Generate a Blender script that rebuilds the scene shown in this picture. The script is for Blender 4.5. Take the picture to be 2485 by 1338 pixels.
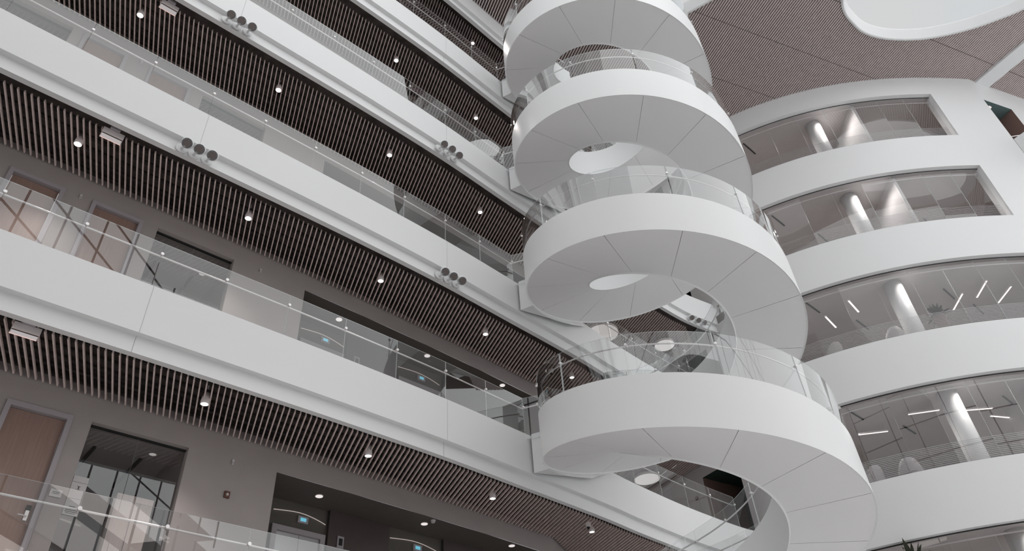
import bpy, math, random
from mathutils import Vector, Matrix
random.seed(7)
for o in list(bpy.data.objects): bpy.data.objects.remove(o)
scn = bpy.context.scene
COL = scn.collection
S = 4.2            # metres per storey
ZC = 1.68          # camera height above the ground floor
HB = 0.80144       # gallery level 0 edge above the camera, in storeys

# ---------------------------------------------------------------- camera
FPX, PITCH, ROLL = 1812.128, 0.69755696, -0.07656306
cp, sp, cr, sr = math.cos(PITCH), math.sin(PITCH), math.cos(ROLL), math.sin(ROLL)
F = Vector((0, cp, sp)); R0 = Vector((1, 0, 0)); U0 = Vector((0, -sp, cp))
Rv = R0*cr + U0*sr; Uv = -R0*sr + U0*cr
cam_d = bpy.data.cameras.new('camera'); cam = bpy.data.objects.new('camera', cam_d); COL.objects.link(cam)
M = Matrix((Rv, Uv, -F)).transposed().to_4x4(); M.translation = Vector((0, 0, ZC)); cam.matrix_world = M
cam_d.sensor_width = 36.0; cam_d.lens = FPX/2485*36; cam_d.clip_start = 0.05; cam_d.clip_end = 300
scn.camera = cam

# ---------------------------------------------------------------- world, sun, exposure
scn.view_settings.view_transform = 'Standard'; scn.view_settings.look = 'None'
scn.view_settings.exposure = 0.0; scn.view_settings.gamma = 1.0; scn.view_settings.use_curve_mapping = False
HORIZON = 1.5
w = bpy.data.worlds.new('World'); scn.world = w; w.use_nodes = True
nt = w.node_tree; bg = nt.nodes['Background']
tc = nt.nodes.new('ShaderNodeTexCoord'); nz = nt.nodes.new('ShaderNodeTexNoise'); nz.inputs['Scale'].default_value = 2.5; nz.inputs['Detail'].default_value = 5
rp = nt.nodes.new('ShaderNodeValToRGB')
rp.color_ramp.elements[0].position = 0.42; rp.color_ramp.elements[0].color = (0.63, 0.655, 0.67, 1)
rp.color_ramp.elements[1].position = 0.6; rp.color_ramp.elements[1].color = (0.66, 0.66, 0.66, 1)
nt.links.new(tc.outputs['Generated'], nz.inputs['Vector']); nt.links.new(nz.outputs['Fac'], rp.inputs['Fac'])
sx = nt.nodes.new('ShaderNodeSeparateXYZ'); nt.links.new(tc.outputs['Generated'], sx.inputs[0])
mr = nt.nodes.new('ShaderNodeMapRange'); mr.inputs['From Min'].default_value = 0.15; mr.inputs['From Max'].default_value = 0.6
mr.inputs['To Min'].default_value = HORIZON; mr.inputs['To Max'].default_value = 1.0
nt.links.new(sx.outputs['Z'], mr.inputs['Value']); nt.links.new(mr.outputs[0], bg.inputs['Strength'])
nt.links.new(rp.outputs['Color'], bg.inputs['Color'])
def sun(name, direction, energy, angle, col=(1, 1, 1)):
    l = bpy.data.lights.new(name, 'SUN'); l.energy = energy; l.angle = math.radians(angle); l.color = col
    o = bpy.data.objects.new(name, l); COL.objects.link(o)
    o.rotation_euler = Vector(direction).to_track_quat('-Z', 'Y').to_euler(); return o
sun('daylight_from_glazed_front', (0.1, 1.0, -0.15), 0.35, 100)
sun('daylight_through_skylights', (-0.6, 0.6, -0.55), 1.15, 90)
def area(name, loc, direction, size, power, col=(1, 1, 1)):
    l = bpy.data.lights.new(name, 'AREA'); l.energy = power; l.size = size[0]; l.shape = 'RECTANGLE'; l.size_y = size[1]; l.color = col
    o = bpy.data.objects.new(name, l); COL.objects.link(o); o.location = W(*loc)
    o.rotation_euler = Vector(direction).to_track_quat('-Z', 'Y').to_euler(); return o
def W(x, y, z): return Vector((x*S, y*S, z*S + ZC))

# ---------------------------------------------------------------- materials
def new_mat(name):
    m = bpy.data.materials.new(name); m.use_nodes = True; return m, m.node_tree, m.node_tree.nodes['Principled BSDF']
def plain(name, col, rough=0.6, metal=0.0, var=0.0, vscale=3.0, bump=0.0, bscale=60, spec=0.3):
    m, t, b = new_mat(name)
    b.inputs['Roughness'].default_value = rough; b.inputs['Metallic'].default_value = metal
    b.inputs['Specular IOR Level'].default_value = spec
    g = t.nodes.new('ShaderNodeNewGeometry'); n = t.nodes.new('ShaderNodeTexNoise')
    n.inputs['Scale'].default_value = vscale; n.inputs['Detail'].default_value = 4
    t.links.new(g.outputs['Position'], n.inputs['Vector'])
    r = t.nodes.new('ShaderNodeValToRGB')
    r.color_ramp.elements[0].color = tuple(c*(1-var) for c in col)+(1,); r.color_ramp.elements[1].color = tuple(min(1, c*(1+var)) for c in col)+(1,)
    r.color_ramp.elements[0].position = 0.3; r.color_ramp.elements[1].position = 0.7
    t.links.new(n.outputs['Fac'], r.inputs['Fac']); t.links.new(r.outputs['Color'], b.inputs['Base Color'])
    if bump:
        n2 = t.nodes.new('ShaderNodeTexNoise'); n2.inputs['Scale'].default_value = bscale
        t.links.new(g.outputs['Position'], n2.inputs['Vector'])
        bp_ = t.nodes.new('ShaderNodeBump'); bp_.inputs['Strength'].default_value = bump; bp_.inputs['Distance'].default_value = 0.01
        t.links.new(n2.outputs['Fac'], bp_.inputs['Height']); t.links.new(bp_.outputs['Normal'], b.inputs['Normal'])
    return m
def emit(name, col, strength):
    m, t, b = new_mat(name); t.nodes.remove(b)
    e = t.nodes.new('ShaderNodeEmission'); e.inputs['Color'].default_value = col+(1,); e.inputs['Strength'].default_value = strength
    t.links.new(e.outputs[0], t.nodes['Material Output'].inputs['Surface']); return m
def glass(name, tint=(0.945, 0.95, 0.95), k=2.0, base=0.0, rough=0.0):
    m, t, b = new_mat(name); t.nodes.remove(b)
    tr = t.nodes.new('ShaderNodeBsdfTransparent'); tr.inputs['Color'].default_value = tint+(1,)
    gl = t.nodes.new('ShaderNodeBsdfGlossy'); gl.inputs['Roughness'].default_value = rough; gl.inputs['Color'].default_value = (0.97, 0.98, 0.98, 1)
    fr = t.nodes.new('ShaderNodeFresnel'); fr.inputs['IOR'].default_value = 1.5
    ge = t.nodes.new('ShaderNodeNewGeometry')
    inv = t.nodes.new('ShaderNodeMath'); inv.operation = 'SUBTRACT'; inv.inputs[0].default_value = 1.0
    mu = t.nodes.new('ShaderNodeMath'); mu.operation = 'MULTIPLY'; mu2 = t.nodes.new('ShaderNodeMath'); mu2.operation = 'MULTIPLY_ADD'; mu2.use_clamp = True
    t.links.new(ge.outputs['Backfacing'], inv.inputs[1]); t.links.new(fr.outputs[0], mu2.inputs[0]); mu2.inputs[1].default_value = k; mu2.inputs[2].default_value = base
    t.links.new(mu2.outputs[0], mu.inputs[0]); t.links.new(inv.outputs[0], mu.inputs[1])
    mx = t.nodes.new('ShaderNodeMixShader'); t.links.new(mu.outputs[0], mx.inputs[0]); t.links.new(tr.outputs[0], mx.inputs[1]); t.links.new(gl.outputs[0], mx.inputs[2])
    t.links.new(mx.outputs[0], t.nodes['Material Output'].inputs['Surface']); return m
def wood(name, c1, c2):
    m, t, b = new_mat(name); g = t.nodes.new('ShaderNodeNewGeometry'); mp = t.nodes.new('ShaderNodeMapping'); mp.inputs['Scale'].default_value = (30, 30, 1.5)
    n = t.nodes.new('ShaderNodeTexNoise'); n.inputs['Scale'].default_value = 1.5; n.inputs['Detail'].default_value = 6
    r = t.nodes.new('ShaderNodeValToRGB'); r.color_ramp.elements[0].color = c1+(1,); r.color_ramp.elements[1].color = c2+(1,)
    r.color_ramp.elements[0].position = 0.35; r.color_ramp.elements[1].position = 0.65
    t.links.new(g.outputs['Position'], mp.inputs['Vector']); t.links.new(mp.outputs[0], n.inputs['Vector']); t.links.new(n.outputs['Fac'], r.inputs['Fac'])
    t.links.new(r.outputs['Color'], b.inputs['Base Color']); b.inputs['Roughness'].default_value = 0.45; return m
def frit(name):
    m, t, b = new_mat(name); g = t.nodes.new('ShaderNodeNewGeometry'); sx = t.nodes.new('ShaderNodeSeparateXYZ')
    mm = t.nodes.new('ShaderNodeMath'); mm.operation = 'MULTIPLY'; mm.inputs[1].default_value = 1/0.05
    fr = t.nodes.new('ShaderNodeMath'); fr.operation = 'FRACT'; gt = t.nodes.new('ShaderNodeMath'); gt.operation = 'LESS_THAN'; gt.inputs[1].default_value = 0.3
    t.links.new(g.outputs['Position'], sx.inputs[0]); t.links.new(sx.outputs['Z'], mm.inputs[0]); t.links.new(mm.outputs[0], fr.inputs[0]); t.links.new(fr.outputs[0], gt.inputs[0])
    tr = t.nodes.new('ShaderNodeBsdfTransparent'); mx = t.nodes.new('ShaderNodeMixShader')
    b.inputs['Base Color'].default_value = (0.42, 0.40, 0.41, 1); b.inputs['Roughness'].default_value = 0.5
    t.links.new(gt.outputs[0], mx.inputs[0]); t.links.new(tr.outputs[0], mx.inputs[1]); t.links.new(b.outputs[0], mx.inputs[2])
    t.links.new(mx.outputs[0], t.nodes['Material Output'].inputs['Surface']); return m
WHITE = plain('white_paint', (0.765, 0.77, 0.775), 0.5, var=0.01, vscale=0.6)
STAIRW = plain('stair_white', (0.89, 0.90, 0.905), 0.35, var=0.008, vscale=0.5)
SOFFIT = plain('soffit_grey_white', (0.86, 0.855, 0.86), 0.4, var=0.01, vscale=0.8)
WALLG = plain('grey_brown_wall', (0.385, 0.35, 0.34), 0.7, var=0.03, vscale=2, bump=0.1)
WALLL = plain('pale_grey_wall', (0.62, 0.60, 0.60), 0.6, var=0.02)
SLAT = plain('pinkish_slat', (0.80, 0.67, 0.64), 0.6, var=0.08, vscale=8)
ROOFSLAT = plain('roof_slat', (0.64, 0.56, 0.545), 0.6, var=0.06, vscale=6)
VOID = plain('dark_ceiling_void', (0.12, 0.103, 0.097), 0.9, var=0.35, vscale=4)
VOID2 = plain('dark_carrier', (0.045, 0.04, 0.038), 0.9)
ROOFVOID = plain('roof_void', (0.05, 0.04, 0.038), 0.9, var=0.1)
WOOD = wood('door_wood', (0.27, 0.175, 0.145), (0.31, 0.205, 0.172))
WOODL = wood('pale_board', (0.55, 0.45, 0.42), (0.60, 0.50, 0.47))
FRAME = plain('grey_frame', (0.40, 0.37, 0.39), 0.5)
STEEL = plain('brushed_steel', (0.80, 0.78, 0.78), 0.3, metal=0.45)
ELEV = plain('elevator_steel', (0.50, 0.50, 0.51), 0.32, metal=0.6, var=0.05)
DARKM = plain('dark_panel', (0.085, 0.068, 0.064), 0.3, var=0.05, spec=0.5)
DARKC = plain('dark_lobby', (0.12, 0.11, 0.10), 0.6, var=0.05)
BLACK = plain('black', (0.02, 0.02, 0.02), 0.5)
SEAM = plain('seam_shadow_gap', (0.16, 0.16, 0.16), 0.9)
JOINT = plain('board_joint', (0.42, 0.42, 0.42), 0.8)
GROUND = plain('ground_floor_stone', (0.84, 0.83, 0.82), 0.5, var=0.04)
DECK = plain('deck_floor', (0.35, 0.33, 0.32), 0.7)
GLASS = glass('clear_glass', k=2.5)
GLASSF = glass('facade_glass', (0.94, 0.94, 0.94), 1.5, 0.0)
EDGE = plain('glass_edge', (0.72, 0.76, 0.76), 0.25)
FRIT = frit('frit_lines')
CEILG = plain('office_ceiling', (0.62, 0.59, 0.59), 0.8, var=0.02)
OFFW = plain('office_wall', (0.46, 0.42, 0.41), 0.8, var=0.04)
GREEN = plain('dark_green_wall', (0.035, 0.06, 0.05), 0.6, var=0.1)
PAPER = plain('paper', (0.62, 0.60, 0.60), 0.8)
INK = plain('ink', (0.12, 0.11, 0.11), 0.8)
RED = plain('strobe_brown', (0.12, 0.05, 0.035), 0.4)
LEAF = plain('leaf', (0.035, 0.04, 0.025), 0.6, var=0.3, vscale=30)
POT = plain('pot', (0.16, 0.11, 0.10), 0.7)
CHAIRM = plain('chair_shell', (0.45, 0.42, 0.42), 0.5)
SPEAK = plain('lamp_grille', (0.17, 0.145, 0.14), 0.6, bump=0.5, bscale=300)
LAMP = emit('lamp_warm_white', (1.0, 0.93, 0.90), 3.0)
LAMPD = emit('lamp_dim', (1.0, 0.93, 0.91), 0.85)
TUBE = emit('tube_light', (1.0, 0.92, 0.88), 1.4)
ARCGLOW = emit('reflected_arc_glow', (1.0, 0.86, 0.80), 0.42)  # emission standing in for a reflected arc of light
DISC = emit('disc_light', (1.0, 0.95, 0.93), 0.62)
BLUE = emit('display_blue', (0.16, 0.50, 0.64), 0.95)
SIGNE = emit('sign_edge_glow', (1.0, 0.72, 0.66), 0.75)
SIGNG = emit('sign_diffuser_glow', (1.0, 0.92, 0.92), 0.45)
SIGNB = plain('sign_body', (0.82, 0.76, 0.76), 0.3)

# ---------------------------------------------------------------- mesh helpers
class MB:
    def __init__(s): s.v = []; s.f = []; s.m = []
    def quad(s, a, b, c, d, m=0):
        i = len(s.v); s.v += [a, b, c, d]; s.f.append((i, i+1, i+2, i+3)); s.m.append(m)
    def poly(s, pts, m=0):
        i = len(s.v); s.v += list(pts); s.f.append(tuple(range(i, i+len(pts)))); s.m.append(m)
    def box(s, c, ax, ay, az, m=0, mends=None):
        c = Vector(c); ax = Vector(ax); ay = Vector(ay); az = Vector(az)
        p = [c+sx*ax+sy*ay+sz*az for sx in (-1, 1) for sy in (-1, 1) for sz in (-1, 1)]
        i = len(s.v); s.v += p
        fs = [(0, 1, 3, 2), (4, 6, 7, 5), (0, 4, 5, 1), (2, 3, 7, 6), (0, 2, 6, 4), (1, 5, 7, 3)]
        flip = ax.cross(ay).dot(az) < 0
        for n, q in enumerate(fs):
            q = tuple(i+k for k in q); s.f.append(q[::-1] if flip else q)
            s.m.append(m if mends is None or n in (2, 3) else mends)
    def tube(s, pts, r, n=10, m=0, caps=True):
        pts = [Vector(p) for p in pts]; rings = []
        up = Vector((0, 0, 1))
        for i, p in enumerate(pts):
            t = (pts[min(i+1, len(pts)-1)] - pts[max(i-1, 0)]).normalized()
            a = t.cross(up)
            if a.length < 1e-3: a = t.cross(Vector((1, 0, 0)))
            a.normalize(); b = a.cross(t)
            rr = r[i] if isinstance(r, (list, tuple)) else r
            base = len(s.v); s.v += [p + rr*(a*math.cos(k*2*math.pi/n) + b*math.sin(k*2*math.pi/n)) for k in range(n)]; rings.append(base)
        for i in range(len(rings)-1):
            for k in range(n):
                k2 = (k+1) % n; s.f.append((rings[i]+k, rings[i+1]+k, rings[i+1]+k2, rings[i]+k2)); s.m.append(m)
        if caps:
            s.f.append(tuple(rings[0]+k for k in range(n))); s.m.append(m)
            s.f.append(tuple(rings[-1]+k for k in reversed(range(n)))); s.m.append(m)
    def grid(s, rows, m=0, closed=False):
        n = len(rows[0]); base = len(s.v)
        for r in rows: s.v += list(r)
        for i in range(len(rows)-1):
            for j in range(n-1 if not closed else n):
                j2 = (j+1) % n; s.f.append((base+i*n+j, base+i*n+j2, base+(i+1)*n+j2, base+(i+1)*n+j)); s.m.append(m)
    def build(s, name, mats, parent=None, smooth=False, kind=None):
        if not isinstance(mats, (list, tuple)): mats = [mats]
        off = parent_loc(parent)
        me = bpy.data.meshes.new(name); me.from_pydata([tuple(Vector(v)-off) for v in s.v], [], s.f)
        for mt in mats: me.materials.append(mt)
        for p, mi in zip(me.polygons, s.m): p.material_index = mi; p.use_smooth = smooth
        me.update(); o = bpy.data.objects.new(name, me); COL.objects.link(o)
        if parent: o.parent = parent
        if kind: o['kind'] = kind
        return o
def parent_loc(p):
    v = Vector((0, 0, 0))
    while p: v += Vector(p.location); p = p.parent
    return v
def thing(name, label, cat, loc, group=None):
    o = bpy.data.objects.new(name, None); COL.objects.link(o); o.location = loc; o.empty_display_size = 0.2
    o['label'] = label; o['category'] = cat
    if group: o['group'] = group
    return o
def tag(o, label, cat, group=None):
    o['label'] = label; o['category'] = cat
    if group: o['group'] = group
    return o
def dup(root, loc, label=None, group=None, rotz=0.0, scale=None):
    r = root.copy(); COL.objects.link(r); r.location = loc; r.rotation_euler = (0, 0, rotz)
    if scale: r.scale = (scale,)*3
    if label: r['label'] = label
    if group: r['group'] = group
    for ch in list(root.children):
        c = ch.copy(); COL.objects.link(c); c.parent = r
        for g in list(ch.children):
            d = g.copy(); COL.objects.link(d); d.parent = c
    return r

# ---------------------------------------------------------------- plan curves (storey units)
def edge_cubic(y):
    t = y/3; return ((-0.7776*t + 1.44415)*t + 2.28099)*t - 3.29561
def wall_x(y): return -0.05139774*y*y + 1.29636129*y - 4.42178424
def fac_y(x): t = x-3; return ((-0.0287874*t + 0.18259179)*t - 0.20208405)*t + 4.52528307
def resample(pts, step):
    out = [Vector(pts[0])]; acc = 0
    for a, b in zip(pts, pts[1:]):
        a = Vector(a); b = Vector(b); d = (b-a).length
        while acc + d >= step:
            a = a + (b-a)*((step-acc)/d); out.append(a.copy()); d = (b-a).length; acc = 0
        acc += d
    out.append(Vector(pts[-1])); return out
def catmull(pts, n=8):
    P = [Vector(p) for p in pts]; P = [2*P[0]-P[1]] + P + [2*P[-1]-P[-2]]; out = []
    for i in range(1, len(P)-2):
        for k in range(n):
            t = k/n; a, b, c, d = P[i-1:i+3]
            out.append(0.5*((2*b) + (c-a)*t + (2*a-5*b+4*c-d)*t*t + (3*b-a-3*c+d)*t**3))
    out.append(P[-2]); return out
ctrl = [(edge_cubic(y/10), y/10) for y in range(-6, 35, 4)] + [(.033, 3.405), (.22, 3.63), (.44, 3.88), (.62, 4.10), (.90, 4.42), (1.14, 4.67), (1.41, 4.93), (1.66, 5.11), (1.80, 5.20)]
ctrl = [c for i, c in enumerate(ctrl) if not (i and math.hypot(c[0]-ctrl[i-1][0], c[1]-ctrl[i-1][1]) < 0.03)]
EDGEC = resample([(p.x, p.y) for p in catmull(ctrl, 10)], 0.06)
def offset_curve(C, d):      # positive d = towards the gallery wall (left)
    out = []
    for i, p in enumerate(C):
        t = (C[min(i+1, len(C)-1)] - C[max(i-1, 0)]).normalized(); out.append(p + Vector((-t.y, t.x))*d)
    return out
def curve_at_y(C, y):
    for a, b in zip(C, C[1:]):
        if a.y <= y <= b.y: t = (y-a.y)/(b.y-a.y); return a + (b-a)*t, (b-a).normalized()
    return C[-1], (C[-1]-C[-2]).normalized()
WALLC = [Vector((wall_x(y/10), y/10)) for y in range(0, 43, 1)]
WALLB = [Vector((wall_x(4.2), 4.2)), Vector((.25, 4.62)), Vector((.50, 5.25)), Vector((.80, 5.95)), Vector((1.066, 6.024))]
FAC = [Vector((x/20, fac_y(x/20))) for x in range(32, 92)]
E1 = Vector((1.066, 6.024)); ED = Vector((0.569, -0.822))    # end wall of the galleries
def inside(p, poly):
    c = False; j = len(poly)-1
    for i in range(len(poly)):
        a, b = poly[i], poly[j]
        if (a[1] > p[1]) != (b[1] > p[1]) and p[0] < (b[0]-a[0])*(p[1]-a[1])/(b[1]-a[1]) + a[0]: c = not c
        j = i
    return c
def hatch(poly, holes, ang, pitch, gaps=None, gapw=0.006, gap0=0.0, gaps_step=0.5):
    """intervals of parallel lines clipped to the polygon"""
    d = Vector((math.cos(ang), math.sin(ang))); n = Vector((-d.y, d.x)); res = []
    us = [Vector(p)@n if False else Vector(p).dot(n) for p in poly]
    k = math.ceil(min(us)/pitch)
    while k*pitch < max(us):
        u = k*pitch; ts = []
        for P_ in [poly]+holes:
            for i in range(len(P_)):
                a = Vector(P_[i]); b = Vector(P_[(i+1) % len(P_)]); ua, ub = a.dot(n)-u, b.dot(n)-u
                if (ua > 0) != (ub > 0): q = a + (b-a)*(ua/(ua-ub)); ts.append(q.dot(d))
        ts.sort()
        for t0, t1 in zip(ts[::2], ts[1::2]):
            if t1-t0 > 0.01: res.append((n*u, d, n, t0, t1))
        k += 1
    return res
SANG = math.radians(115)

# ---------------------------------------------------------------- ground
m = MB(); m.box((8, 13, -0.1), (26, 0, 0), (0, 17, 0), (0, 0, .1)); m.build('floor', GROUND, kind='structure')

# ---------------------------------------------------------------- left galleries
def sweep(mb, C, prof, mi=0, i0=0, i1=None, close=False):
    """prof: list of (offset, z); rows along C"""
    cols = [offset_curve(C, o) for o, z in prof]
    i1 = len(C) if i1 is None else i1
    rows = [[W(cols[j][i].x, cols[j][i].y, prof[j][1]) for j in range(len(prof))] for i in range(i0, i1)]
    mb.grid(rows, mi)
HEAD = 0.662; CEILZ = 0.797
OPEN = [(1.70, 1.955), (1.99, 2.135), (2.21, 2.36), (2.405, 2.66), (2.93, 4.2)]
WALLPTS = sorted(set([round(y/10, 3) for y in range(0, 43)] + [y for o in OPEN for y in o]))
def in_open(y):
    for n, (a, b) in enumerate(OPEN):
        if a < y < b: return n
    return None
ALLWALL = [Vector((wall_x(y), y)) for y in WALLPTS] + WALLB
for k in range(-1, 6):
    T = HB + k
    m = MB()
    if k == 5:
        prof = [(0.0, T-.12), (0, T-.345), (.03, T-.345), (.03, T-.385), (.06, T-.385), (.06, T-.2)]
    else:
        prof = [(.035, T-.035), (.03, T), (0, T), (0, T-.209), (.027, T-.209), (.027, T-.276), (.054, T-.276), (.054, T-.17)]
    sweep(m, EDGEC, prof)
    if k < 5:
        for y in (2.053, 3.006):
            p, t = curve_at_y(EDGEC, y); n = Vector((-t.y, t.x))
            m.box(W(p.x-n.x*.0004, p.y-n.y*.0004, T-.1045), t.to_3d()*.0005*S, n.to_3d()*.0004*S, (0, 0, .1045*S), 1)
            p = p+n*.027; m.box(W(p.x-n.x*.0004, p.y-n.y*.0004, T-.2425), t.to_3d()*.0008*S, n.to_3d()*.0004*S, (0, 0, .0335*S), 1)
    m.build('trim_%d' % (k+2), [WHITE, JOINT], kind='structure')
    # deck
    m = MB(); E = offset_curve(EDGEC, .036)
    deck = [(p.x, p.y) for p in E] + [(1.55, 5.33)] + [(p.x-.03, p.y) for p in reversed(ALLWALL)]
    if k < 5:
        m.poly([W(x, y, T-.035) for x, y in reversed(deck)], 0); m.poly([W(x, y, T-.13) for x, y in deck], 1)
        m.build('floor', [DECK, VOID], kind='structure')
    else:
        m.poly([W(x, y, T-.10) for x, y in deck if y > 2.2], 1); m.build('ceiling', [DECK, VOID], kind='structure')
    if k < 0: continue
    # slatted ceiling of this level
    if k < 5:
        zs = T + .757
        En = offset_curve(EDGEC, .125 if k < 4 else .15)
        poly = [(p.x, p.y) for p in En if p.y < 5.1] + [(1.50, 5.36)] + [(p.x+.012, p.y) for p in reversed(ALLWALL)]
        m = MB()
        for o, d, n, t0, t1 in hatch(poly, [], SANG, .0231):
            if (o + d*t0).y < .9 and (o+d*t1).y < .9: continue
            c = o + d*((t0+t1)/2); L = (t1-t0)/2
            m.box(W(c.x, c.y, zs+.006), (d.x*L*S, d.y*L*S, 0), (n.x*.0025*S, n.y*.0025*S, 0), (0, 0, .006*S))
        m.build('ceiling', SLAT, kind='structure')
        m = MB()
        for off in (.17, .235, .30, .365, .43):
            Cc = [p for p in offset_curve(EDGEC, off) if 1.0 < p.y < 5.0]
            for a, b in zip(Cc[::3], Cc[3::3]):
                c = (a+b)/2; t = (b-a)/2; n = Vector((-t.y, t.x)).normalized()
                m.box(W(c.x, c.y, zs+.034), (t.x*S, t.y*S, 0), (n.x*.008*S, n.y*.008*S, 0), (0, 0, .006*S), 0)
        m.build('trim_%d' % (10+k), VOID2, kind='structure')
    # wall with openings
    if k < 5:
        m = MB(); zt = T + CEILZ; zf = T - .04; zh = T + HEAD; zv = T + .872
        for a, b in zip(WALLPTS, WALLPTS[1:]):
            pa, pb = Vector((wall_x(a), a)), Vector((wall_x(b), b)); op = in_open((a+b)/2)
            m.quad(W(pa.x, pa.y, zt), W(pb.x, pb.y, zt), W(pb.x, pb.y, zv), W(pa.x, pa.y, zv), 1)
            z0 = zh if op is not None else zf
            m.quad(W(pa.x, pa.y, z0), W(pb.x, pb.y, z0), W(pb.x, pb.y, zt), W(pa.x, pa.y, zt), 0)
        # reveals
        for (a, b), dep in zip(OPEN, (.06, .03, .03, .06, .10)):
            A = Vector((wall_x(a), a)); B = Vector((wall_x(b), b)); t = (B-A).normalized(); n = Vector((-t.y, t.x))*dep
            if dep != .10: m.quad(W(A.x, A.y, zh), W(B.x, B.y, zh), W(B.x+n.x, B.y+n.y, zh), W(A.x+n.x, A.y+n.y, zh), 0)
            for P_ in (A, B): m.quad(W(P_.x, P_.y, zf), W(P_.x, P_.y, zh), W(P_.x+n.x, P_.y+n.y, zh), W(P_.x+n.x, P_.y+n.y, zf), 0)
        m.build('wall_left', [WALLG, VOID], kind='structure')
        m = MB()
        for a, b in zip(WALLB, WALLB[1:]):
            m.quad(W(a.x, a.y, zf if a is not WALLB[0] else zh), W(b.x, b.y, zf if a is not WALLB[0] else zh), W(b.x, b.y, zt), W(a.x, a.y, zt), 2 if a is WALLB[0] else 0); m.quad(W(a.x, a.y, zt), W(b.x, b.y, zt), W(b.x, b.y, zv), W(a.x, a.y, zv), 1)
        m.build('wall_back', [WALLL, VOID, WALLG], kind='structure')
        # end wall with an opening to a dark green corridor
        m = MB(); ew = lambda u, z, b=0.0: W(E1.x+ED.x*u+ED.y*-b, E1.y+ED.y*u+ED.x*b, z)
        u0, u1, u2 = .535, .90, 1.18
        m.quad(ew(0, zf), ew(u0, zf), ew(u0, zt), ew(0, zt)); m.quad(ew(u0, zh), ew(u1, zh), ew(u1, zt), ew(u0, zt)); m.quad(ew(u1, zf), ew(u2, zf), ew(u2, zt), ew(u1, zt))
        m.quad(ew(0, zt), ew(u2, zt), ew(u2, zv), ew(0, zv), 1)
        m.build('wall_end', [WALLL, VOID], kind='structure')
        m = MB()
        m.quad(ew(u0, zh, 0), ew(u1, zh, 0), ew(u1, zh, .42), ew(u0, zh, .42)); m.quad(ew(u0, zf, 0), ew(u0, zh, 0), ew(u0, zh, .42), ew(u0, zf, .42), 1)
        m.quad(ew(u1, zf, 0), ew(u1, zh, 0), ew(u1, zh, .42), ew(u1, zf, .42), 1); m.quad(ew(u0, zf, .42), ew(u1, zf, .42), ew(u1, zh, .42), ew(u0, zh, .42), 0)
        m.build('wall_corridor', [GREEN, plain('corridor_wood', (.22, .14, .12), .6)] if k == 0 else [GREEN, bpy.data.materials['corridor_wood']], kind='structure')

# doors and door frames
def wall_frame(a, b):
    A = Vector((wall_x(a), a)); B = Vector((wall_x(b), b)); t = (B-A).normalized(); return A, B, t, Vector((-t.y, t.x))
def Wv(p, z): return W(p.x, p.y, z)
dn = 0
for k in range(0, 5):
    T = HB+k; zf = T-.035; zh = T+HEAD
    for (a, b) in (OPEN[1], OPEN[2]):
        dn += 1
        A, B, t, n = wall_frame(a, b); fw = .017; L = (B-A).length
        root = bpy.data.objects.new('door_%d' % dn, None); COL.objects.link(root); root.location = Wv(A, zf); root['kind'] = 'structure'
        m = MB(); ou = -n*.008
        for (u0, u1, z0, z1) in ((0, fw, zf, zh), (L-fw, L, zf, zh), (fw, L-fw, zh-fw*1.15, zh)):
            c = A + t*((u0+u1)/2) + n*.006
            m.box(Wv(c, (z0+z1)/2), (t.x*(u1-u0)/2*S, t.y*(u1-u0)/2*S, 0), (n.x*.014*S, n.y*.014*S, 0), (0, 0, (z1-z0)/2*S))
        m.build('door_frame', FRAME, root)
        m = MB(); c = A + t*(L/2) + n*.016; hz = (zh-fw*1.15-zf)/2
        m.box(Wv(c, zf+hz), (t.x*(L/2-fw-.0015)*S, t.y*(L/2-fw-.0015)*S, 0), (n.x*.006*S, n.y*.006*S, 0), (0, 0, (hz-.002)*S))
        m.build('door_leaf', WOOD, root)
        m = MB(); c = A + t*(L-fw-.017) + n*.006; zz = zf+.315
        m.box(Wv(c, zz), (t.x*.0055*S, t.y*.0055*S, 0), (n.x*.004*S, n.y*.004*S, 0), (0, 0, .017*S), 0)
        m.box(Wv(c, zz+.026), (t.x*.007*S, t.y*.007*S, 0), (n.x*.0045*S, n.y*.0045*S, 0), (0, 0, .009*S), 1)
        c2 = c - n*.012; m.tube([Wv(c, zz-.004), Wv(c2, zz-.004), Wv(c2-t*.026, zz-.004)], .0022*S, 8, 0)
        m.build('door_handle', [STEEL, BLACK], root)

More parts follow.
